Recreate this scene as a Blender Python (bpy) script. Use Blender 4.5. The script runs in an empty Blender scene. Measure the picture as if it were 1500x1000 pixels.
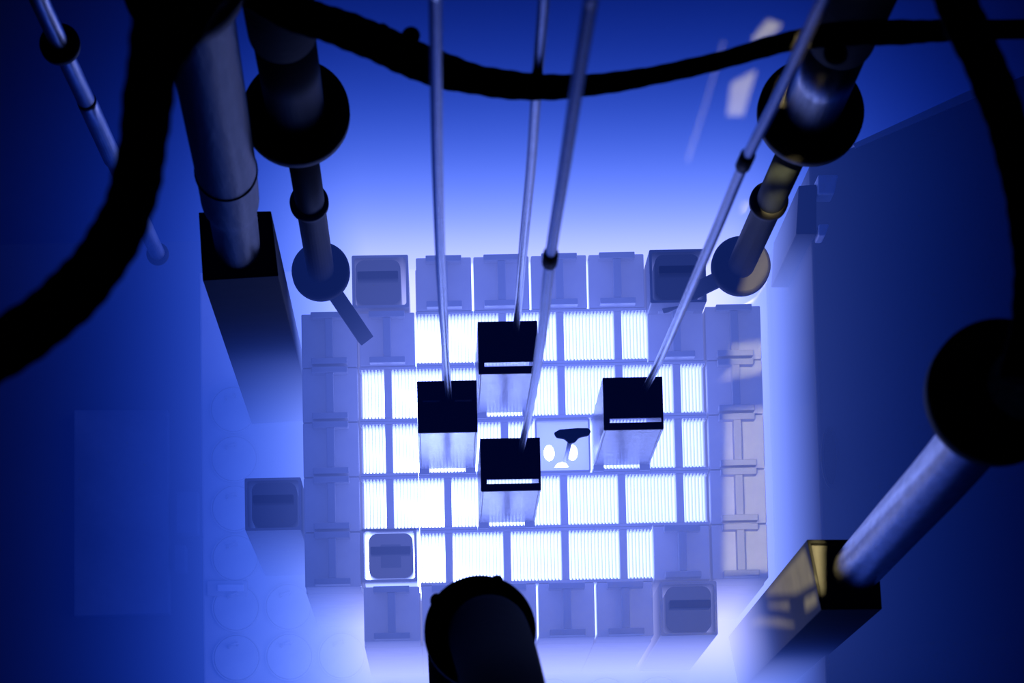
import bpy, bmesh, math, random
from mathutils import Vector, Matrix

random.seed(7)
SC = bpy.context.scene
COL = SC.collection

# ------------------------------------------------------------------ camera
F_PX = 6200.0
NADIR = (650.0, 1445.0)
YAW = 0.0217680
CAM = Vector((-0.140534, -0.744339, 5.868286))
_dn = Vector((NADIR[0] - 750.0, -(NADIR[1] - 500.0), -F_PX)).normalized()
_zc = -_dn
_xr = Vector((1, 0, 0)); _xr = (_xr - _zc * _xr.dot(_zc)).normalized(); _yr = _zc.cross(_xr)
_xw = math.cos(YAW) * _xr + math.sin(YAW) * _yr
_yw = _zc.cross(_xw)
W2C = Matrix(((_xw.x, _yw.x, _zc.x), (_xw.y, _yw.y, _zc.y), (_xw.z, _yw.z, _zc.z)))
C2W = W2C.transposed()
cam_data = bpy.data.cameras.new('camera')
cam = bpy.data.objects.new('camera', cam_data)
COL.objects.link(cam)
cam.matrix_world = Matrix.Translation(CAM) @ C2W.to_4x4()
cam_data.sensor_width = 36.0
cam_data.lens = F_PX / 1500.0 * 36.0
cam_data.clip_end = 100.0
cam_data.clip_start = 0.05
cam_data.dof.use_dof = True
cam_data.dof.focus_distance = 5.9
cam_data.dof.aperture_fstop = 13.0
SC.camera = cam


def at(px, py, z):
    """World point at height z that the photograph shows at pixel px, py."""
    d = C2W @ Vector((px - 750.0, -(py - 500.0), -F_PX))
    return CAM + d * ((z - CAM.z) / d.z)


def z_up(y, y0, z0):
    """Height at which a plumb line through (row y0, height z0) is seen at row y."""
    return CAM.z - (CAM.z - z0) * (NADIR[1] - y0) / (NADIR[1] - y)


# ------------------------------------------------------------------ world and exposure
w = bpy.data.worlds.new('dark_hall'); SC.world = w; w.use_nodes = True
w.node_tree.nodes['Background'].inputs[0].default_value = (0.10, 0.25, 1.0, 1)
w.node_tree.nodes['Background'].inputs[1].default_value = 0.004
SC.view_settings.view_transform = 'Standard'
SC.view_settings.look = 'None'
SC.view_settings.exposure = 0.0
SC.view_settings.gamma = 1.0
SC.view_settings.use_curve_mapping = False
cy = SC.cycles
cy.use_denoising = True
cy.max_bounces = 6
cy.diffuse_bounces = 3
cy.glossy_bounces = 4
cy.volume_bounces = 0
cy.sample_clamp_indirect = 4.0
cy.volume_step_rate = 0.2
cy.volume_max_steps = 256

# ------------------------------------------------------------------ materials
def new_mat(name):
    m = bpy.data.materials.new(name); m.use_nodes = True
    return m, m.node_tree.nodes, m.node_tree.links


def surf(name, col, rough=0.5, metal=0.0, var=0.12, scale=30.0, bump=0.0, stretch=(1, 1, 1), spec=0.5):
    m, n, l = new_mat(name)
    b = n['Principled BSDF']
    b.inputs['Roughness'].default_value = rough
    b.inputs['Metallic'].default_value = metal
    b.inputs['Specular IOR Level'].default_value = spec
    tc = n.new('ShaderNodeTexCoord'); mp = n.new('ShaderNodeMapping'); ns = n.new('ShaderNodeTexNoise')
    mp.inputs['Scale'].default_value = stretch
    ns.inputs['Scale'].default_value = scale
    ns.inputs['Detail'].default_value = 4.0
    l.new(tc.outputs['Object'], mp.inputs['Vector']); l.new(mp.outputs[0], ns.inputs['Vector'])
    rp = n.new('ShaderNodeValToRGB')
    lo = [c * (1 - var) for c in col]; hi = [min(1, c * (1 + var)) for c in col]
    rp.color_ramp.elements[0].position = 0.3; rp.color_ramp.elements[1].position = 0.7
    rp.color_ramp.elements[0].color = (*lo, 1); rp.color_ramp.elements[1].color = (*hi, 1)
    l.new(ns.outputs[0], rp.inputs[0]); l.new(rp.outputs[0], b.inputs['Base Color'])
    if bump:
        bp = n.new('ShaderNodeBump'); bp.inputs['Strength'].default_value = bump; bp.inputs['Distance'].default_value = 0.004
        l.new(ns.outputs[0], bp.inputs['Height']); l.new(bp.outputs[0], b.inputs['Normal'])
    return m


M = {
    'block': surf('dull_aluminium', (0.62, 0.62, 0.63), 0.55, 0.0, 0.06),
    'handle': surf('aluminium_handle', (0.50, 0.50, 0.51), 0.5, 0.0, 0.06),
    'fuel': surf('fuel_plate_metal', (0.52, 0.52, 0.54), 0.5, 0.0, 0.05),
    'side': surf('side_plate_metal', (0.55, 0.55, 0.56), 0.5, 0.0, 0.05),
    'plug': surf('dark_graphite', (0.03, 0.03, 0.034), 0.6, 0.0, 0.1, spec=0.2),
    'casing': surf('aluminium_casing', (0.30, 0.30, 0.32), 0.4, 0.0, 0.06),
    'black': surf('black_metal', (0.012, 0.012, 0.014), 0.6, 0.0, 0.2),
    'dark': surf('dark_metal', (0.022, 0.023, 0.025), 0.6, 0.0, 0.15, spec=0.1),
    'polish': surf('polished_aluminium', (0.17, 0.17, 0.19), 0.2, 1.0, 0.45, 30.0, 0.8, (1, 1, 10)),  # stretched colour bands stand in for rippled reflections on the box faces
    'dull': surf('dull_pipe', (0.02, 0.028, 0.034), 0.4, 0.1, 0.5, 25.0, 0.25, (4, 4, 0.6), 0.22),
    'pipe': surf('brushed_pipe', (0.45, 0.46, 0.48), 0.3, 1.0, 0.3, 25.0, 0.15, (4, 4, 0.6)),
    'tube': surf('blue_tinted_tube', (0.024, 0.03, 0.036), 0.55, 0.0, 0.1, spec=0.08),  # slight blue of the glowing water mixed into the base colour
    'rod': surf('bright_rod', (0.42, 0.45, 0.5), 0.22, 1.0, 0.1, 20.0),
    'rubber': surf('black_rubber', (0.008, 0.008, 0.009), 0.8, 0.0, 0.2, 40.0, 0.3),
    'plate': surf('grid_plate_metal', (0.58, 0.58, 0.60), 0.6, 0.0, 0.14, 9.0),
    'plugtop': surf('grid_plug_metal', (0.60, 0.60, 0.61), 0.6, 0.0, 0.14, 14.0),
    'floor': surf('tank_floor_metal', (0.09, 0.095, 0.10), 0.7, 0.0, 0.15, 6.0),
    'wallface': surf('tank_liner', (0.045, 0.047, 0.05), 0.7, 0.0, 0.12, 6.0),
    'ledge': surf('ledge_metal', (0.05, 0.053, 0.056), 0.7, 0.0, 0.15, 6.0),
    'cover': surf('cover_plate_metal', (0.17, 0.19, 0.2), 0.7, 0.0, 0.3, 12.0),
    'white': surf('bright_aluminium', (0.75, 0.75, 0.76), 0.5, 0.0, 0.04),
}


def water_material():
    """Water that gives off blue light: strongest in and round the core, fading with the distance from it."""
    m, n, l = new_mat('glowing_water')
    n.clear()
    out = n.new('ShaderNodeOutputMaterial')
    geo = n.new('ShaderNodeNewGeometry')
    ab = n.new('ShaderNodeVectorMath'); ab.operation = 'SUBTRACT'; ab.inputs[1].default_value = GLOW_C
    aa = n.new('ShaderNodeVectorMath'); aa.operation = 'ABSOLUTE'
    sb = n.new('ShaderNodeVectorMath'); sb.operation = 'SUBTRACT'; sb.inputs[1].default_value = GLOW_H
    mx = n.new('ShaderNodeVectorMath'); mx.operation = 'MAXIMUM'; mx.inputs[1].default_value = (0, 0, 0)
    ln = n.new('ShaderNodeVectorMath'); ln.operation = 'LENGTH'
    l.new(geo.outputs['Position'], ab.inputs[0]); l.new(ab.outputs[0], aa.inputs[0]); l.new(aa.outputs[0], sb.inputs[0])
    l.new(sb.outputs[0], mx.inputs[0]); l.new(mx.outputs[0], ln.inputs[0])

    def mth(op, a, b=None):
        k = n.new('ShaderNodeMath'); k.operation = op
        for i, v in enumerate((a, b)):
            if v is None: continue
            if isinstance(v, (int, float)): k.inputs[i].default_value = v
            else: l.new(v, k.inputs[i])
        return k.outputs[0]
    t = ln.outputs['Value']
    r = mth('MULTIPLY', mth('EXPONENT', mth('MULTIPLY', t, -GLOW_R[1])), GLOW_R[0])
    g = mth('MULTIPLY', mth('EXPONENT', mth('MULTIPLY', t, -GLOW_G[1])), GLOW_G[0])
    b = mth('MULTIPLY', mth('EXPONENT', mth('MULTIPLY', t, mth('SUBTRACT', mth('MULTIPLY', t, -GLOW_B[2]), GLOW_B[1]))), GLOW_B[0])
    # a brighter cushion of water right above the fuel
    c2 = n.new('ShaderNodeVectorMath'); c2.operation = 'SUBTRACT'; c2.inputs[1].default_value = (0.0, 0.01, 0.04)
    s2 = n.new('ShaderNodeVectorMath'); s2.operation = 'MULTIPLY'; s2.inputs[1].default_value = (1 / 0.26, 1 / 0.24, 1 / 0.08)
    l2 = n.new('ShaderNodeVectorMath'); l2.operation = 'LENGTH'
    l.new(geo.outputs['Position'], c2.inputs[0]); l.new(c2.outputs[0], s2.inputs[0]); l.new(s2.outputs[0], l2.inputs[0])
    q = l2.outputs['Value']
    e = mth('EXPONENT', mth('MULTIPLY', mth('MULTIPLY', q, q), -1.0))
    r, g, b = (mth('ADD', v, mth('MULTIPLY', e, k)) for v, k in zip((r, g, b), CUSHION))
    cc = n.new('ShaderNodeCombineColor')
    l.new(r, cc.inputs[0]); l.new(g, cc.inputs[1]); l.new(b, cc.inputs[2])
    em = n.new('ShaderNodeEmission'); em.inputs['Strength'].default_value = 1.0
    l.new(cc.outputs[0], em.inputs['Color'])
    l.new(em.outputs[0], out.inputs['Volume'])
    return m


def core_water_material():
    m, n, l = new_mat('bright_core_water')
    n.clear()
    out = n.new('ShaderNodeOutputMaterial')
    em = n.new('ShaderNodeEmission')
    em.inputs['Color'].default_value = CORE_COL
    em.inputs['Strength'].default_value = CORE_E
    l.new(em.outputs[0], out.inputs['Volume'])
    return m


GLOW_C = (0.03, 0.02, -0.315)
GLOW_H = (0.26, 0.285, 0.31)
CUSHION = (0.34, 0.52, 2.8)
GLOW_R = (0.92, 15.8)
GLOW_G = (0.94, 11.4)
GLOW_B = (1.95, 5.3, 3.4)
CORE_COL = (0.27, 0.36, 1.0, 1)
CORE_E = 46.0

# ------------------------------------------------------------------ mesh helpers
class MB:
    def __init__(self):
        self.v, self.f, self.smooth = [], [], []

    def _add(self, vs, fs, smooth=False):
        o = len(self.v)
        self.v += [Vector(p) for p in vs]
        self.f += [tuple(o + i for i in q) for q in fs]
        self.smooth += [smooth] * len(fs)
        return self

    def box(self, x0, x1, y0, y1, z0, z1):
        return self.prism([(x0, y0), (x1, y0), (x1, y1), (x0, y1)], z0, z1)

    def prism(self, poly, z0, z1, poly_top=None):
        n = len(poly); pt = poly_top or poly
        vs = [(p[0], p[1], z0) for p in poly] + [(p[0], p[1], z1) for p in pt]
        fs = [tuple(range(n - 1, -1, -1)), tuple(range(n, 2 * n))]
        fs += [(i, (i + 1) % n, n + (i + 1) % n, n + i) for i in range(n)]
        return self._add(vs, fs)

    def ring_prism(self, outer, inner, z0, z1):
        """Wall between two outlines with the same number of corners."""
        n = len(outer)
        vs = [(p[0], p[1], z) for z in (z0, z1) for p in outer] + [(p[0], p[1], z) for z in (z0, z1) for p in inner]
        O0, O1, I0, I1 = 0, n, 2 * n, 3 * n
        fs = []
        for i in range(n):
            j = (i + 1) % n
            fs += [(O0 + i, O0 + j, O1 + j, O1 + i), (I0 + j, I0 + i, I1 + i, I1 + j),
                   (O1 + i, O1 + j, I1 + j, I1 + i), (O0 + j, O0 + i, I0 + i, I0 + j)]
        return self._add(vs, fs)

    def sweep(self, pts, radii, n=20, caps=True):
        """Round tube through points; radii one number or one per point."""
        pts = [Vector(p) for p in pts]
        if not hasattr(radii, '__len__'): radii = [radii] * len(pts)
        vs, prev = [], None
        for i, p in enumerate(pts):
            a = pts[max(0, i - 1)]; b = pts[min(len(pts) - 1, i + 1)]
            t = (b - a).normalized()
            if prev is None:
                u = t.orthogonal().normalized()
            else:
                u = (prev - t * prev.dot(t)).normalized()
            prev = u; v = t.cross(u)
            for k in range(n):
                an = 2 * math.pi * k / n
                vs.append(p + (u * math.cos(an) + v * math.sin(an)) * radii[i])
        fs = []
        for i in range(len(pts) - 1):
            for k in range(n):
                k2 = (k + 1) % n
                fs.append((i * n + k, i * n + k2, (i + 1) * n + k2, (i + 1) * n + k))
        self._add(vs, fs, True)
        if caps:
            o = len(self.v) - len(vs)
            self.f.append(tuple(o + k for k in range(n - 1, -1, -1))); self.smooth.append(False)
            e = o + (len(pts) - 1) * n
            self.f.append(tuple(e + k for k in range(n))); self.smooth.append(False)
        return self

    def disc(self, c, r, h, axis=None, n=40, bev=0.12):
        """Thick round plate, edges rounded off, centred at c."""
        ax = (Vector(axis) if axis is not None else Vector((0, 0, 1))).normalized()
        b = min(h * 0.3, r * bev)
        c = Vector(c)
        return self.sweep([c - ax * (h / 2), c - ax * (h / 2 - b), c + ax * (h / 2 - b), c + ax * (h / 2)],
                          [r - b, r, r, r - b], n)

    def build(self, name, mat, parent=None, bevel=0.0):
        me = bpy.data.meshes.new(name)
        off = parent_loc(parent)
        me.from_pydata([tuple(p - off) for p in self.v], [], self.f)
        bm = bmesh.new(); bm.from_mesh(me)
        bmesh.ops.recalc_face_normals(bm, faces=bm.faces)
        bm.to_mesh(me); bm.free()
        for p, s in zip(me.polygons, self.smooth): p.use_smooth = s
        me.materials.append(mat)
        o = bpy.data.objects.new(name, me); COL.objects.link(o)
        if parent is not None: o.parent = parent
        if bevel:
            b = o.modifiers.new('bevel', 'BEVEL'); b.width = bevel; b.segments = 2; b.limit_method = 'ANGLE'
        return o


def parent_loc(p):
    off = Vector((0, 0, 0))
    while p is not None:
        off += p.location; p = p.parent
    return off


def tag(o, label=None, cat=None, group=None, kind=None):
    if label: o['label'] = label
    if cat: o['category'] = cat
    if group: o['group'] = group
    if kind: o['kind'] = kind
    return o


def thing(name, label, cat, loc=(0, 0, 0), group=None):
    o = bpy.data.objects.new(name, None); COL.objects.link(o)
    o.location = loc; o.empty_display_size = 0.05
    return tag(o, label, cat, group)


def dup(root, loc, label):
    r = root.copy(); COL.objects.link(r); r.location = loc; r['label'] = label
    for ch in list(root.children):
        c = ch.copy(); COL.objects.link(c); c.parent = r
        for g in list(ch.children):
            d = g.copy(); COL.objects.link(d); d.parent = c
    return r


def smooth_path(pts, k=8):
    """Catmull-Rom through the points."""
    pts = [Vector(p) for p in pts]
    P = [pts[0] * 2 - pts[1]] + pts + [pts[-1] * 2 - pts[-2]]
    out = []
    for i in range(1, len(P) - 2):
        for s in range(k):
            t = s / k
            a, b, c, d = P[i - 1], P[i], P[i + 1], P[i + 2]
            out.append(0.5 * ((2 * b) + (c - a) * t + (2 * a - 5 * b + 4 * c - d) * t * t + (3 * b - a - 3 * c + d) * t ** 3))
    out.append(pts[-1])
    return out


def interp(vals, k=8):
    out = []
    for i in range(len(vals) - 1):
        out += [vals[i] + (vals[i + 1] - vals[i]) * s / k for s in range(k)]
    return out + [vals[-1]]


def rounded(w, h, r, cx=0, cy=0, n=6):
    out = []
    for sx, sy, a0 in ((1, -1, -90), (1, 1, 0), (-1, 1, 90), (-1, -1, 180)):
        for k in range(n + 1):
            a = math.radians(a0 + 90 * k / n)
            out.append((cx + sx * (w / 2 - r) + r * math.cos(a), cy + sy * (h / 2 - r) + r * math.sin(a)))
    return out


# ------------------------------------------------------------------ the setting
PX, PY = 0.081, 0.0771
ZG = -0.65            # top of the grid plate


def cell(c, r):
    return Vector(((c + 0.5 - 4) * PX, (3.5 - r - 0.5) * PY, 0.0))


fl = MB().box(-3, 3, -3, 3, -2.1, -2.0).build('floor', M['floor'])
tag(fl, 'dark blue tank floor far below the core', 'floor', kind='structure')
xg0 = at(295, 700, ZG).x; xg1 = 0.386; yg1 = at(500, 395, ZG).y
grid = MB().box(xg0, xg1, -1.1, yg1, -0.75, ZG).build('floor_grid_plate', M['plate'], bevel=0.003)
tag(grid, 'pale lavender blue grid plate under the core', 'grid plate', kind='structure')
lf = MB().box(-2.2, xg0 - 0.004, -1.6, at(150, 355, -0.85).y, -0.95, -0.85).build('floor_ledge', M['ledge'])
tag(lf, 'dim blue ledge left of the grid plate', 'ledge', kind='structure')
# east tank block: its lit side face looks at the core, its dark top runs out of the picture
ZB = 0.06
a = at(1250, 215, ZB); b = at(1500, 110, ZB)
xe = 0.392
ys = a.y + (xe - a.x) * (b.y - a.y) / (b.x - a.x)
blk = MB().prism([(xe, -1.6), (2.2, -1.6), (2.2, a.y + (2.2 - a.x) * (b.y - a.y) / (b.x - a.x)), (xe, ys)], -0.75, ZB)
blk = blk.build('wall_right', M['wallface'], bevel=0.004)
tag(blk, 'dark blue tank wall block at the right of the core', 'wall', kind='structure')
tr = MB()
p0 = at(1252, 217, ZB); p1 = at(1445, 134, ZB)
dv = (p1 - p0).normalized(); nv = Vector((-dv.y, dv.x, 0))
tr.prism([tuple((p0 - nv * .001)[:2]), tuple((p1 - nv * .002)[:2]), tuple((p1 + nv * .011)[:2]), tuple((p0 + nv * .006)[:2])], ZB - .03, ZB + .004)
tag(tr.build('trim_1', M['casing']), 'thin pale slanting ledge at the top edge of the right tank wall', 'trim', kind='structure')

for nm, x0, x1, y0, y1 in (('wall_back', -3, 3, 3, 3.1), ('wall_front', -3, 3, -3.1, -3), ('wall_left', -3.1, -3, -3, 3)):
    tag(MB().box(x0, x1, y0, y1, -2.1, 8.0).build(nm, M['floor']), 'dark pool wall far from the core', 'wall', kind='structure')

# ------------------------------------------------------------------ fuel elements
NPL, PW = 17, 0.0010
PP = 0.0762 / (NPL - 1)


def fuel_parts(root, handle=True):
    pl = MB(); sp = [MB(), MB()]
    for k in range(NPL):
        x = -0.0381 + k * PP
        pl.box(x - PW / 2, x + PW / 2, -0.0345, 0.0345, -0.62, -0.03)
        for q, s in ((0, -1), (1, 1)):
            y0, y1 = sorted((s * 0.0345, s * 0.0315))
            sp[q].prism([(x - 0.0011, s * 0.0345), (x + 0.0011, s * 0.0345), (x, s * 0.0312)][::s], -0.05, -0.004)
    for q, s in ((0, -1), (1, 1)):
        y0, y1 = sorted((s * 0.0382, s * 0.0345))
        sp[q].box(-0.0403, 0.0403, y0, y1, -0.63, 0.0)
        sp[q].build('side_plate', M['side'], root)
    pl.build('fuel_plates', M['fuel'], root)
    if handle:
        MB().box(-0.0052, 0.0052, -0.0345, 0.0345, -0.02, -0.001).build('handle_bar', M['handle'], root, 0.001)
    MB().box(-0.032, 0.032, -0.03, 0.03, -0.65, -0.62).build('end_fitting', M['casing'], root)


FE = {
    (2, 1): 'leftmost of the topmost glowing row, behind the leftmost rod',
    (3, 1): 'second in the topmost glowing row, behind the rear black box',
    (4, 1): 'third from left in the topmost glowing row',
    (5, 1): 'rightmost of the topmost glowing row',
    (1, 2): 'at the left end of the second glowing row',
    (2, 2): 'half hidden behind the leftmost tall black box',
    (4, 2): 'right beside the rear tall black box in the second glowing row',
    (5, 2): 'behind the rightmost tall black box',
    (6, 2): 'at the right end of the second glowing row',
    (1, 3): 'left beside the leftmost tall black box',
    (3, 3): 'hidden between the rear and front tall black boxes',
    (6, 3): 'right beside the rightmost tall black box',
    (1, 4): 'left end of the fourth glowing row, behind a dark square box',
    (2, 4): 'left beside the front tall black box',
    (4, 4): 'right beside the front tall black box',
    (5, 4): 'in front of the rightmost tall black box',
    (6, 4): 'at the right end of the fourth glowing row',
    (2, 5): 'leftmost of the bottom glowing row, beside a dark square box',
    (3, 5): 'second from left in the bottom glowing row, behind the black disc',
    (4, 5): 'third from left in the bottom glowing row',
    (5, 5): 'rightmost of the bottom glowing row',
}
src = None
for (c, r), where in FE.items():
    lab = 'glowing fuel element, ' + where
    if src is None:
        src = thing('fuel_element', lab, 'fuel element', (0, 0, 0), 'fuel elements of the core')
        fuel_parts(src)
        src.location = cell(c, r)
    else:
        dup(src, cell(c, r), lab)

# ------------------------------------------------------------------ solid reflector blocks
RB = {
    (2, 0): 'leftmost of four in the row behind the glowing core',
    (3, 0): 'second from left in the row behind the glowing core',
    (4, 0): 'third from left in the row behind the glowing core',
    (5, 0): 'rightmost of four in the row behind the glowing core',
    (0, 1): 'rearmost of the left column, below the left dark ball flange',
    (0, 2): 'second from the rear in the left column',
    (0, 3): 'third from the rear in the left column',
    (0, 4): 'fourth from the rear in the left column, beside the lone dark box',
    (0, 5): 'front end of the left column',
    (1, 1): 'under the tip of the left slanting arm',
    (6, 1): 'under the rightmost thin rod and slanting arm',
    (7, 1): 'rearmost of the right column',
    (7, 2): 'second from the rear in the right column',
    (7, 3): 'third from the rear in the right column, under yellow light',
    (7, 4): 'fourth from the rear in the right column, under the yellow light',
    (7, 5): 'front end of the right column, under the yellow light',
    (6, 5): 'behind the front right dark square box',
    (1, 6): 'leftmost of the front row',
    (2, 6): 'in the front row, left edge showing beside the black disc',
    (3, 6): 'in the front row, hidden behind the black disc',
    (4, 6): 'in the front row, right beside the black disc',
    (5, 6): 'in the front row, left beside the front right dark box',
}
src = None
for (c, r), where in RB.items():
    lab = 'plain block, ' + where
    if src is None:
        src = thing('reflector_block', lab, 'reflector block', (0, 0, 0), 'solid blocks round the core')
        MB().box(-0.0388, 0.0388, -0.0378, 0.0378, -0.10, 0.0).box(-0.0403, 0.0403, -0.0381, 0.0381, ZG, -0.10).build('body', M['block'], src, 0.0015)
        MB().box(-0.0055, 0.0055, -0.028, 0.028, 0.0, 0.026).build('handle_bar', M['handle'], src, 0.001)
        for s in (-1, 1):
            y0, y1 = sorted((s * 0.028, s * 0.0365))
            MB().box(-0.025, 0.025, y0, y1, 0.0, 0.028).build('lug', M['handle'], src, 0.001)
        src.location = cell(c, r)
    else:
        dup(src, cell(c, r), lab)

# ------------------------------------------------------------------ open square boxes with dark plugs
def open_box(label, c, ztop, w, h, px_off, handle):
    t = thing('instrument_box', label, 'box', (c[0], c[1], 0), 'dark square boxes round the core')
    o = Vector((c[0], c[1], 0))
    def sh(p): return [(q[0] + o.x, q[1] + o.y) for q in p]
    MB().ring_prism(sh(rounded(w, h, 0.002)), sh(rounded(w - 0.007, h - 0.007, 0.004)), ZG, ztop).build('casing', M['casing'], t)
    MB().prism(sh(rounded(w - 0.016, h - 0.012, 0.012, px_off, 0)), ZG, ztop - 0.006).build('plug', M['plug'], t)
    if handle >= 1:
        MB().box(o.x - w * .36 + px_off, o.x + w * .36 + px_off, o.y - .002, o.y + .009, ztop - .006, ztop + .035).build('handle', M['dark'], t, 0.0015)
    if handle >= 2:
        MB().box(o.x - .014 + px_off, o.x + .014 + px_off, o.y - .018, o.y + .014, ztop - .006, ztop + .012).build('handle_foot', M['dark'], t, 0.001)
    return t


open_box('dark square open box at the rear left corner, beside the left ball flange', at(557, 412, 0.02), 0.02, 0.079, 0.0745, -0.003, 1)
open_box('dark square open box at the rear right corner, behind the slanting arm', at(993, 404, 0.10), 0.10, 0.078, 0.0745, 0.0, 1)
open_box('lone dark square open box standing outside the core at the left', at(400, 738, 0.0), 0.0, 0.0785, 0.0735, 0.0015, 1)
open_box('dark square open box with a bright crescent gap, front left in the core', at(570, 813, 0.0), 0.0, 0.0775, 0.074, 0.0025, 2)
open_box('dark square open box at the front right corner of the core', at(1009, 891, 0.01), 0.01, 0.079, 0.0745, 0.0, 1)

# ------------------------------------------------------------------ control rods with tall black-topped boxes
HB = 0.39


def control(c, r, label, rod_px, slit, coupling, mark=False):
    base = cell(c, r)
    t = thing('control_rod', label, 'control rod', base, 'control rods with thin drive rods')
    fuel_parts_at(t)
    bx, by = base.x, base.y
    hw, ys_, yn = 0.0392, -0.0300, 0.0385
    # four walls of the raised box
    wl = MB()
    wl.box(bx - hw, bx - hw + .003, by + ys_, by + yn, 0.004, HB)
    wl.box(bx + hw - .003, bx + hw, by + ys_, by + yn, 0.004, HB)
    wl.box(bx - hw + .003, bx + hw - .003, by + yn - .003, by + yn, 0.004, HB)
    wl.box(bx - hw + .003, bx + hw - .003, by + ys_, by + ys_ + .003, 0.004, HB)
    wl.build('box_wall', M['polish'], t, 0.0006)
    for s in (-1, 1):
        x0, x1 = sorted((bx + s * .025, bx + s * hw))
        MB().box(x0, x1, by - .0385, by + ys_ - .0002, 0.001, 0.012).build('base_lug', M['casing'], t)
    cap = MB()
    y_sl = by + ys_ + (0.0145 if slit else 0.0)
    cap.box(bx - hw + .0005, bx + hw - .0005, y_sl, by + yn - .0005, HB - .004, HB + .004)
    if slit:
        cap.box(bx - hw + .0005, bx + hw - .0005, by + ys_ - .001, by + ys_ + .0085, HB - .004, HB + .003)
        cap.box(bx - hw + .0005, bx - hw + .008, by + ys_ + .0085, y_sl, HB - .004, HB + .003)
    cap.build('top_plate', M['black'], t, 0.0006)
    if mark:
        for s in (-1, 1):
            x0, x1 = sorted((bx + s * .010, bx + s * .032))
            MB().box(x0, x1, by + .010, by + .0115, HB + .004, HB + .010).build('rib', M['handle'], t)
    y0 = rod_px[0][1]
    pts = [at(x, y, z_up(y, y0, HB)) for x, y in rod_px]
    pts.append(pts[-1] + (pts[-1] - pts[-2]).normalized() * 0.9)
    sp = smooth_path(pts, 8)
    rb = MB().sweep(sp, [0.0042 + 0.0012 * min(1, i / 16) for i in range(len(sp))], 14).build('drive_rod', M['rod'], t)
    if coupling is not None:
        q = at(coupling[0], coupling[1], z_up(coupling[1], y0, HB))
        i = min(range(len(sp)), key=lambda k: (sp[k] - q).length)
        i = max(1, min(len(sp) - 2, i)); d = (sp[i + 1] - sp[i - 1]).normalized()
        MB().sweep([sp[i] - d * .03, sp[i] - d * .026, sp[i] + d * .026, sp[i] + d * .03], [.0055, .0075, .0075, .0055], 14).build('coupling', M['tube'], rb)
    return t


def fuel_parts_at(root):
    """A fuel bundle below the raised box, built round the root's place."""
    loc = root.location.copy(); root.location = (0, 0, 0)
    fuel_parts(root, handle=False)
    root.location = loc


control(3, 2, 'rear tall black-topped control box with the second thin rod from left', [(755, 490), (760, 440), (768, 345), (778, 240), (786, 125), (795, 20), (799, -40)], True, (786, 130))
control(2, 3, 'leftmost tall black-topped control box with a nearly upright thin rod', [(658, 588), (653, 520), (646, 400), (641, 250), (639, 120), (638, 0), (638, -50)], False, None, True)
control(5, 3, 'rightmost tall black-topped control box with a rod leaning far right', [(942, 575), (965, 530), (1008, 432), (1052, 330), (1092, 235), (1145, 130), (1196, 20), (1224, -40)], True, (1091, 238))
control(3, 4, 'front tall black-topped control box with a rod leaning right', [(762, 664), (776, 600), (794, 490), (806, 378), (826, 250), (846, 120), (864, 10), (873, -50)], True, (807, 378))

# ------------------------------------------------------------------ perforated plate with a bent lever
def plate_with_holes(outer, holes, z0, z1):
    bm = bmesh.new()
    for loop in [outer] + holes:
        vs = [bm.verts.new((p[0], p[1], z0)) for p in loop]
        for i in range(len(vs)): bm.edges.new((vs[i], vs[(i + 1) % len(vs)]))
    bmesh.ops.triangle_fill(bm, edges=bm.edges[:], use_beauty=True)
    ext = bmesh.ops.extrude_face_region(bm, geom=bm.faces[:])
    bmesh.ops.translate(bm, verts=[e for e in ext['geom'] if isinstance(e, bmesh.types.BMVert)], vec=(0, 0, z1 - z0))
    bmesh.ops.recalc_face_normals(bm, faces=bm.faces)
    return bm


def bm_obj(bm, name, mat, parent=None):
    me = bpy.data.meshes.new(name)
    off = parent_loc(parent)
    bmesh.ops.translate(bm, verts=bm.verts, vec=-off)
    bm.to_mesh(me); bm.free(); me.materials.append(mat)
    o = bpy.data.objects.new(name, me); COL.objects.link(o)
    if parent is not None: o.parent = parent
    return o


base = cell(4, 3)
t = thing('perforated_element', 'pale square plate with round holes and a bent black lever, beside the rightmost tall box', 'core element', base)
def ell(cx, cy, rx, ry, n=24, a0=0, a1=360):
    return [(base.x + cx + rx * math.cos(math.radians(a0 + (a1 - a0) * k / n)), base.y + cy + ry * math.sin(math.radians(a0 + (a1 - a0) * k / n))) for k in range(n)]
outer = [(base.x + p[0], base.y + p[1]) for p in rounded(0.066, 0.0655, 0.004)]
holes = [ell(-0.019, -0.008, 0.0075, 0.0115), ell(0.0135, -0.008, 0.0075, 0.0115),
         [(base.x + p[0], base.y + p[1]) for p in ((-0.0125, -0.0285), (0.0085, -0.0285), (0.0045, -0.0225), (-0.001, -0.0208), (-0.0075, -0.0225))]]
bm_obj(plate_with_holes(outer, holes, -0.026, -0.019), 'perforated_plate', M['white'], t)
MB().ring_prism([(base.x + p[0], base.y + p[1]) for p in rounded(0.0765, 0.0745, 0.002)],
                [(base.x + p[0], base.y + p[1]) for p in rounded(0.0725, 0.0705, 0.002)], ZG, -0.001).build('casing', M['casing'], t)
MB().ring_prism([(base.x + p[0], base.y + p[1]) for p in rounded(0.0725, 0.0705, 0.002)],
                [(base.x + p[0], base.y + p[1]) for p in rounded(0.066, 0.0655, 0.004)], -0.03, -0.021).build('seat_ring', M['white'], t)
lev = [(811, 634), (820, 629), (845, 627), (862, 627), (866, 632), (862, 638), (848, 641), (842, 648), (834, 650), (827, 643), (815, 641)]
MB().prism([tuple(at(x, y, 0.22)[:2]) for x, y in lev][::-1], 0.214, 0.224).build('lever', M['black'], t, 0.002)
pst = at(836, 642, 0.21)
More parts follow.
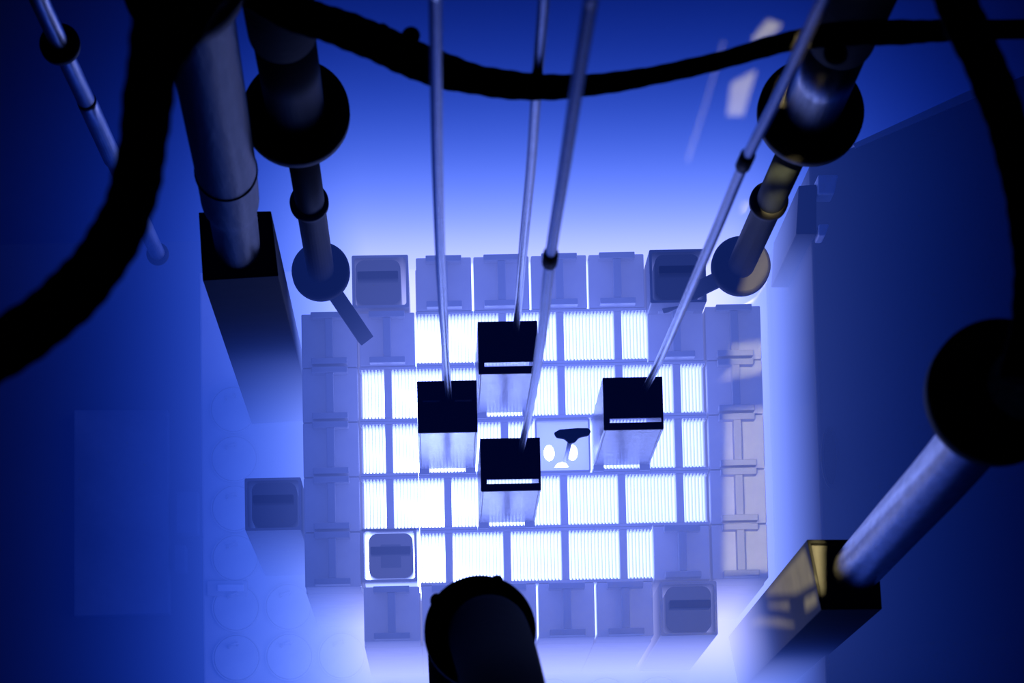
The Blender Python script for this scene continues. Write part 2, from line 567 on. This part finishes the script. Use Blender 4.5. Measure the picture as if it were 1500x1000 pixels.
MB().sweep([(pst.x, pst.y, -0.0185), (pst.x, pst.y, 0.216)], [0.0035, 0.003], 16).build('post', M['white'], t)

# ------------------------------------------------------------------ detector guide tubes with ball flanges
def guide(name, label, disc_px, r_disc, stations, arm_px, warm=False):
    z0 = 0.15
    base = at(disc_px[0], disc_px[1], z0)
    t = thing(name, label, 'guide tube', (base.x, base.y, z0), 'detector guide tubes beside the core')
    def P(px, py): return at(px, py, z_up(py, disc_px[1], z0))
    (rx, ry), (fx, fy), (cx, cy_) = stations
    ring, fla, cap = P(rx, ry), P(fx, fy), P(cx, cy_)
    up = (fla - base).normalized()
    MB().disc(base, r_disc, 0.03, (0, 0, 1), 48, 0.1).build('ball_flange', M['dark'], t)
    MB().sweep([base + Vector((0, 0, .01)), base + (fla - base) * .5, fla], 0.0185, 28).build('tube', M['tube'], t)
    MB().disc(ring, 0.0245, 0.03, up, 40, 0.3).build('clamp_ring', M['black'], t)
    MB().disc(fla, 0.0605, 0.06, (0, 0, 1), 56, 0.35).build('flange', M['black'], t)
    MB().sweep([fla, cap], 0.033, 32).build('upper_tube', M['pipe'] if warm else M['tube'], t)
    MB().sweep([cap - up * .05, cap - up * .04, cap + up * .7], [.034, .0365, .0365], 40).build('sleeve', M['rubber'], t)
    a0, a1 = at(*arm_px[0], 0.11), at(*arm_px[1], 0.045)
    d = (a1 - a0).normalized(); s = d.cross(Vector((0, 0, 1))).normalized() * 0.0105
    u = s.cross(d).normalized() * 0.006
    a0b = a0 - d * .02
    vs = [a0b + s + u, a0b - s + u, a0b - s - u, a0b + s - u, a1 + s + u, a1 - s + u, a1 - s - u, a1 + s - u]
    m = MB(); m._add(vs, [(0, 1, 2, 3), (7, 6, 5, 4), (0, 4, 5, 1), (1, 5, 6, 2), (2, 6, 7, 3), (3, 7, 4, 0)])
    m.build('arm', M['tube'], t, 0.001)
    return t


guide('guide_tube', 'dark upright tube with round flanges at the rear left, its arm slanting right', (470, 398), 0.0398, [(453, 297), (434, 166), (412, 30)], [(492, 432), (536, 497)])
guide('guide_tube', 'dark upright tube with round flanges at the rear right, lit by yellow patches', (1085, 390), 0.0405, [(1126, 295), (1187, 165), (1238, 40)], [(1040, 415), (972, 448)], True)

# ------------------------------------------------------------------ chamber boxes on pipes
def chamber(label, corners, ztop, pipe_px, zp, r_pipe, flange_px, r_fl, pm):
    P = [at(x, y, ztop) for x, y in corners]
    c = sum(P, Vector()) / 4
    t = thing('chamber_housing', label, 'chamber', (c.x, c.y, ZG), 'square chambers on round pipes')
    outer = [tuple(p[:2]) for p in P]
    inner = [tuple((c + (p - c) * 0.90)[:2]) for p in P]
    MB().ring_prism(outer, inner, ZG + .001, ztop).build('box', M['dark'], t, 0.001)
    MB().prism(inner, ztop - .07, ztop - .03).build('lid', M['black'], t)
    y0 = pipe_px[0][1]
    pts = [at(x, y, z_up(y, y0, zp)) for x, y in pipe_px]
    MB().sweep(smooth_path(pts, 6), interp(r_pipe, 6) if hasattr(r_pipe, '__len__') else r_pipe, 32).build('pipe', M[pm], t)
    d = (pts[1] - pts[0]).normalized()
    f = at(flange_px[0], flange_px[1], z_up(flange_px[1], y0, zp))
    MB().disc(f, r_fl, 0.07, (0, 0, 1), 56, 0.3).build('flange', M['black'], t)
    return t, pts, d


t, pts, d = chamber('tall black square box with a wide dull pipe, left of the core', [(297, 411), (408, 404), (397, 309), (291, 311)], 0.70,
              [(349, 368), (341, 312), (337, 292), (331, 250), (304, 100), (287, 0), (280, -40)], 0.68, [.028, .0285, .034, .0345, .0345, .0345, .0345], (268, -28), 0.057, 'dull')
MB().disc(pts[3], 0.036, 0.012, (pts[3] - pts[2]), 40, 0.1).build('pipe_collar', M['dull'], t)
t, pts, d = chamber('dark square box with a shiny slanting pipe, at the front right', [(1203, 893), (1292, 892), (1285, 790), (1182, 790)], 0.78,
              [(1252, 836), (1310, 772), (1382, 693), (1460, 600), (1500, 560)], 0.73, 0.030, (1462, 575), 0.0625, 'pipe')

# thin tube at the far left
t = thing('guide_tube', 'thin pale tube with a small black flange at the far left', 'guide tube', at(231, 372, -0.3), 'detector guide tubes beside the core')
def PL(px, py): return at(px, py, z_up(py, 372, -0.3))
a, b, c = PL(231, 372), PL(88, 65), PL(58, 0)
MB().sweep([a, b, c, c + (c - b)], 0.0112, 24).build('tube', M['pipe'], t)
MB().disc(b, 0.0235, 0.03, (0, 0, 1), 40, 0.3).build('flange', M['black'], t)
MB().sweep([PL(165, 232), PL(128, 150), PL(126, 146)], [.0125, .0125, .0115], 24).build('sleeve', M['pipe'], t)
MB().disc(a, 0.0165, 0.02, (0, 0, 1), 36, 0.3).build('end_ring', M['tube'], t)

# big black disc at the bottom with its pipe and hose
fz = 1.37
fc = at(703, 926, fz)
t = thing('flanged_pipe', 'large black round flange on a pipe in front of the core, bottom centre', 'flange', (fc.x, fc.y, ZG), None)
MB().disc(fc, 0.0592, 0.05, (0, 0, 1), 64, 0.06).build('flange', M['dark'], t)
MB().sweep([(fc.x, fc.y, ZG + .001), (fc.x, fc.y, fz - .02)], 0.0565, 48).build('pipe', M['casing'], t)
for px, py in ((640, 880), (728, 853)):
    q = at(px, py, fz)
    MB().disc(q, 0.0072, 0.03, (0, 0, 1), 16).build('bolt', M['dark'], t)
MB().disc(fc + Vector((.004, .006, .04)), 0.036, 0.06, (0, 0, 1), 40, 0.25).build('hub', M['dark'], t)
hp = smooth_path([at(716, 930, fz + .08), at(730, 975, fz + .35), at(742, 1030, fz + .7), at(754, 1110, fz + 1.0)], 8)
MB().sweep(hp, interp([0.043, 0.041, 0.038, 0.034], 8), 28).build('hose', M['rubber'], t)

# ------------------------------------------------------------------ hoses near the surface
def hose(name, label, px, z, widths, bumps=()):
    pts = smooth_path([at(x, y, z) for x, y in px], 10)
    dist = CAM.z - z
    rr = [w_ * .5 * dist / F_PX for w_ in interp(widths, 10)]
    rr = [q * (1 + .03 * math.sin(i * 1.7) + .02 * math.sin(i * 0.6)) for i, q in enumerate(rr)]
    o = MB().sweep(pts, rr, 24).build(name, M['rubber'])
    tag(o, label, 'hose')
    for bx_, by_, br in bumps:
        p = at(bx_, by_, z)
        MB().sweep([p + Vector((0, 0, -.012)), p, p + Vector((0, 0, .012))], [br * .7, br, br * .7], 14).build('clip', M['rubber'], o)
    return o


hose('hose', 'thick black hose curving down the upper left, blurred', [(285, -60), (252, 20), (222, 110), (208, 220), (186, 310), (140, 392), (72, 462), (-20, 525), (-90, 560)], 2.95,
     [150, 120, 78, 74, 78, 84, 88, 88, 88])
hose('hose', 'black hose sagging across the top behind the thin rods', [(370, -10), (425, 18), (490, 38), (560, 66), (625, 95), (700, 117), (780, 127), (860, 125), (950, 112), (1050, 90), (1150, 62), (1230, 50), (1330, 47), (1420, 44), (1700, 40)], 1.95,
     [50, 56, 56, 58, 58, 46, 42, 34, 29, 28, 30, 40, 38, 32, 30], [(602, 52, .009), (560, 46, .008), (1224, 78, .012)])
hose('hose', 'black hose running down the right edge of the picture', [(1380, -60), (1408, 20), (1445, 100), (1478, 190), (1502, 290), (1514, 390), (1512, 480), (1500, 560)], 2.6,
     [70, 66, 64, 62, 62, 62, 66, 80])

# ------------------------------------------------------------------ small things round the core
src = None
PL_CELLS = [(c, r) for c in (-1, -2) for r in range(1, 8)] + [(0, 6), (0, 7), (1, 7), (4, 7), (5, 7), (6, 7), (2, 7)]
LABP = 'faint round plug set in the pale grid plate beside the core'
for c, r in PL_CELLS:
    p = cell(c, r) + Vector((-0.004, -0.006, 0)); p.z = ZG
    if c == -1 and r in (1, 2, 3, 4): continue
    if src is None:
        src = thing('grid_plug', LABP, 'plug', (0, 0, 0), 'round plugs in the grid plate')
        MB().disc((0, 0, 0.0015), 0.0345, 0.005, (0, 0, 1), 40, 0.03).build('plug_disc', M['plugtop'], src)
        MB().ring_prism([(0.037 * math.cos(a_ * math.pi / 20), 0.037 * math.sin(a_ * math.pi / 20)) for a_ in range(40)],
                        [(0.0352 * math.cos(a_ * math.pi / 20), 0.0352 * math.sin(a_ * math.pi / 20)) for a_ in range(40)], 0, 0.004).build('rim', M['plugtop'], src)
        MB().sweep([(-0.012, 0.016, 0.003), (-0.012, 0.018, 0.014), (0.002, 0.022, 0.014), (0.002, 0.020, 0.003)], 0.0022, 10).build('lifting_eye', M['handle'], src)
        src.location = p
    else:
        dup(src, p, LABP)

def slab(name, label, cat, poly, z, h, mat, group=None):
    o = MB().prism([tuple(at(x, y, z + h)[:2]) for x, y in poly][::-1], z, z + h).build(name, mat, None, 0.002)
    return tag(o, label, cat, group)


slab('cover_plate', 'large pale rectangular plate lying on the dim ledge at the left', 'plate', [(108, 600), (246, 600), (248, 898), (108, 902)], -0.85, 0.04, M['cover'])
slab('small_block', 'small pale block between the large plate and the grid plate', 'block', [(258, 720), (290, 720), (290, 780), (258, 780)], -0.85, 0.05, M['cover'])
slab('small_block', 'narrow pale block in front of the small block at the left', 'block', [(255, 798), (272, 798), (272, 836), (255, 836)], -0.85, 0.05, M['cover'])
t = thing('handle_bracket', 'small pale flat bracket lying on the grid plate, front left', 'bracket', at(335, 862, ZG))
MB().prism([tuple(at(x, y, ZG + .012)[:2]) for x, y in ((303, 850), (362, 850), (362, 872), (303, 872))][::-1], ZG + .0005, ZG + .008).build('base', M['handle'], t, 0.001)
MB().prism([tuple(at(x, y, ZG + .02)[:2]) for x, y in ((318, 855), (357, 855), (357, 865), (318, 865))][::-1], ZG + .008, ZG + .014).build('bar', M['white'], t, 0.001)
# conduit along the foot of the right wall
cd = MB().sweep([at(1149, 330, -.62), at(1150, 500, -.62), at(1152, 700, -.62), at(1153, 840, -.62)], 0.004, 12).build('conduit', M['white'])
tag(cd, 'thin bright conduit along the foot of the right tank wall', 'conduit')
# oval port and bracket on the right wall
t = thing('oval_port', 'dark oval port ring on the edge of the right tank wall', 'port', at(1215, 670, ZB))
pc = at(1216, 670, ZB + .004)
def oval(rx, ry): return [(pc.x + rx * math.cos(i_ * math.pi / 20), pc.y + ry * math.sin(i_ * math.pi / 20)) for i_ in range(40)]
MB().ring_prism(oval(.0125, .043), oval(.009, .038), ZB, ZB + .008).build('ring', M['wallface'], t)
MB().prism(oval(.0088, .0378), ZB, ZB + .002).build('blank', M['dark'], t)
t = thing('lifting_bracket', 'pale two-legged bracket on the right tank wall, below the rear right flange', 'bracket', at(1197, 300, ZB))
MB().prism([tuple(at(x, y, ZB + .05)[:2]) for x, y in ((1170, 272), (1196, 270), (1196, 343), (1166, 343))][::-1], ZB - .4, ZB + .05).build('back_plate', M['wallface'], t, 0.001)
for s, (x0, x1, y0, y1) in enumerate(((1198, 1228, 256, 284), (1199, 1215, 328, 345))):
    MB().prism([tuple(at(x, y, ZB + .06)[:2]) for x, y in ((x0, y0), (x1, y0), (x1 - 6, y1), (x0, y1))][::-1], ZB - .02, ZB + .06).build('leg', M['white'], t, 0.002)

# ------------------------------------------------------------------ glowing water
gw = MB().box(-1.5, 1.5, -1.5, 1.5, -1.3, 1.2).build('glowing_water', water_material())
tag(gw, 'blue glowing pool water around the core', 'water', kind='stuff')
i_ = 0.004
x1, x0 = 4 * PX - i_, 3 * PX - i_
x2, yo, y2 = 2 * PX - i_, 3.5 * PY - .006, 2.5 * PY - i_
cw = MB().prism([(-x2, -yo), (x2, -yo), (x2, -y2), (x0, -y2), (x0, y2), (x2, y2), (x2, yo), (-x2, yo), (-x2, y2), (-x0, y2), (-x0, -y2), (-x2, -y2)], -0.62, -0.012).build('core_water', core_water_material())
tag(cw, 'brilliant white blue water between the fuel plates', 'water', kind='stuff')

# ------------------------------------------------------------------ added unseen warm lamps with slotted masks, imitating reflections on the water surface
PATCH = [
    ([(1062, 602), (1122, 596), (1192, 590), (1197, 700), (1200, 770), (1150, 836), (1058, 842)], 0.0),
    ([(1066, 506), (1186, 492), (1190, 540), (1120, 546), (1052, 560), (1074, 540)], 0.0),
    ([(1132, 330), (1170, 330), (1178, 445), (1110, 446), (1130, 420)], -0.2),
    ([(1082, 432), (1100, 380), (1112, 350), (1128, 360), (1129, 395), (1104, 433)], 0.17),
    ([(1112, 248), (1165, 245), (1150, 272), (1112, 268)], 0.75),
    ([(1118, 288), (1150, 285), (1140, 318), (1120, 322)], 0.65),
    ([(1100, 58), (1125, 28), (1146, 36), (1134, 52), (1104, 66)], -2.0),
    ([(1064, 172), (1070, 122), (1108, 102), (1088, 172)], -2.0),
    ([(1005, 238), (1007.5, 238), (1032, 160), (1061, 60), (1059, 60), (1030, 160)], -2.0),
    ([(1130, 152), (1154, 84), (1165, 76), (1166, 140), (1140, 158)], 1.2),
    ([(1184, 794), (1204, 794), (1204, 868), (1197, 872)], 0.74),
]
# on the west side of the front right chamber box
SIDE = [
    [(1178, 803), (1194, 854), (1165, 871), (1118, 874), (1124, 864)],
    [(1112, 904), (1140, 906), (1166, 914), (1158, 919), (1094, 916)],
    [(1122, 884), (1156, 882), (1156, 894), (1124, 891)],
    [(1176, 878), (1195, 868), (1197, 884), (1178, 897)],
]


def on_side(px, py):
    """Point of the chamber box's west side that the photograph shows at px, py."""
    a_, b_ = at(1182, 790, 0.78), at(1203, 893, 0.78)
    n_ = (b_ - a_).cross(Vector((0, 0, 1))).normalized()
    d_ = at(px, py, 0.0) - CAM
    return CAM + d_ * ((a_ - CAM).dot(n_) / d_.dot(n_))


def reflection_lamp(label, off, patches, energy, color, pts=None):  # lamp added out of view to cast the warm reflection patches
    LP = CAM + Vector(off)
    CZ = LP.z - 0.35
    t = thing('reflection_lamp', label, 'added lamp', LP)

    def to_cover(p):
        d_ = p - LP
        q = LP + d_ * ((CZ - LP.z) / d_.z)
        return (q.x, q.y)
    holes_ = [[to_cover(q) for q in poly] for poly in (pts or [[at(x, y, z) for x, y in poly] for poly, z in patches])]
    mx = max(max(abs(q[0] - LP.x), abs(q[1] - LP.y)) for h_ in holes_ for q in h_)
    S_ = max(0.2, mx + 0.05)
    def sq(h): h += S_ - 0.2; return [(LP.x - h, LP.y - h), (LP.x + h, LP.y - h), (LP.x + h, LP.y + h), (LP.x - h, LP.y + h)]
    bm_obj(plate_with_holes(sq(0.2), holes_, CZ, CZ + .001), 'slotted_mask', M['dark'], t)  # added mask, its holes cut the light to the reflection shapes
    MB().ring_prism(sq(0.2), sq(0.19), CZ + .001, LP.z + .2).build('mask_sides', M['dark'], t)
    MB().prism(sq(0.2), LP.z + .2, LP.z + .21).build('lid', M['dark'], t)  # closes the added lamp box so no stray light escapes
    ld = bpy.data.lights.new('reflection_light', 'POINT'); lo = bpy.data.objects.new('reflection_light', ld); COL.objects.link(lo)
    ld.color = color; ld.energy = energy; ld.shadow_soft_size = 0.0004
    lo.parent = t


PALE = PATCH[0:3]
DEEP = [q for q in PATCH[3:] if q[1] > -1]
FLOOR = [q for q in PATCH[3:] if q[1] < -1]
reflection_lamp('weak added lamp imitating water reflections, slotted mask aimed at the right column of blocks', (-0.5, -0.05, 1.0), PALE, 800.0, (1.0, 0.86, 0.48))
reflection_lamp('added warm lamp imitating water reflections, slotted mask aimed at the front right box', (0.0, -0.05, 1.0), DEEP, 7500.0, (1.0, 0.80, 0.36))
reflection_lamp('added warm lamp imitating water reflections, slotted mask aimed at the tank floor behind', (0.0, 0.5, 1.0), FLOOR, 7500.0, (1.0, 0.86, 0.45))
reflection_lamp('added warm lamp at the left imitating water reflections, slotted mask aimed across the pool', (-0.9, 0.1, 1.0), None, 42000.0, (1.0, 0.80, 0.36), [[on_side(x, y) for x, y in poly] for poly in SIDE])
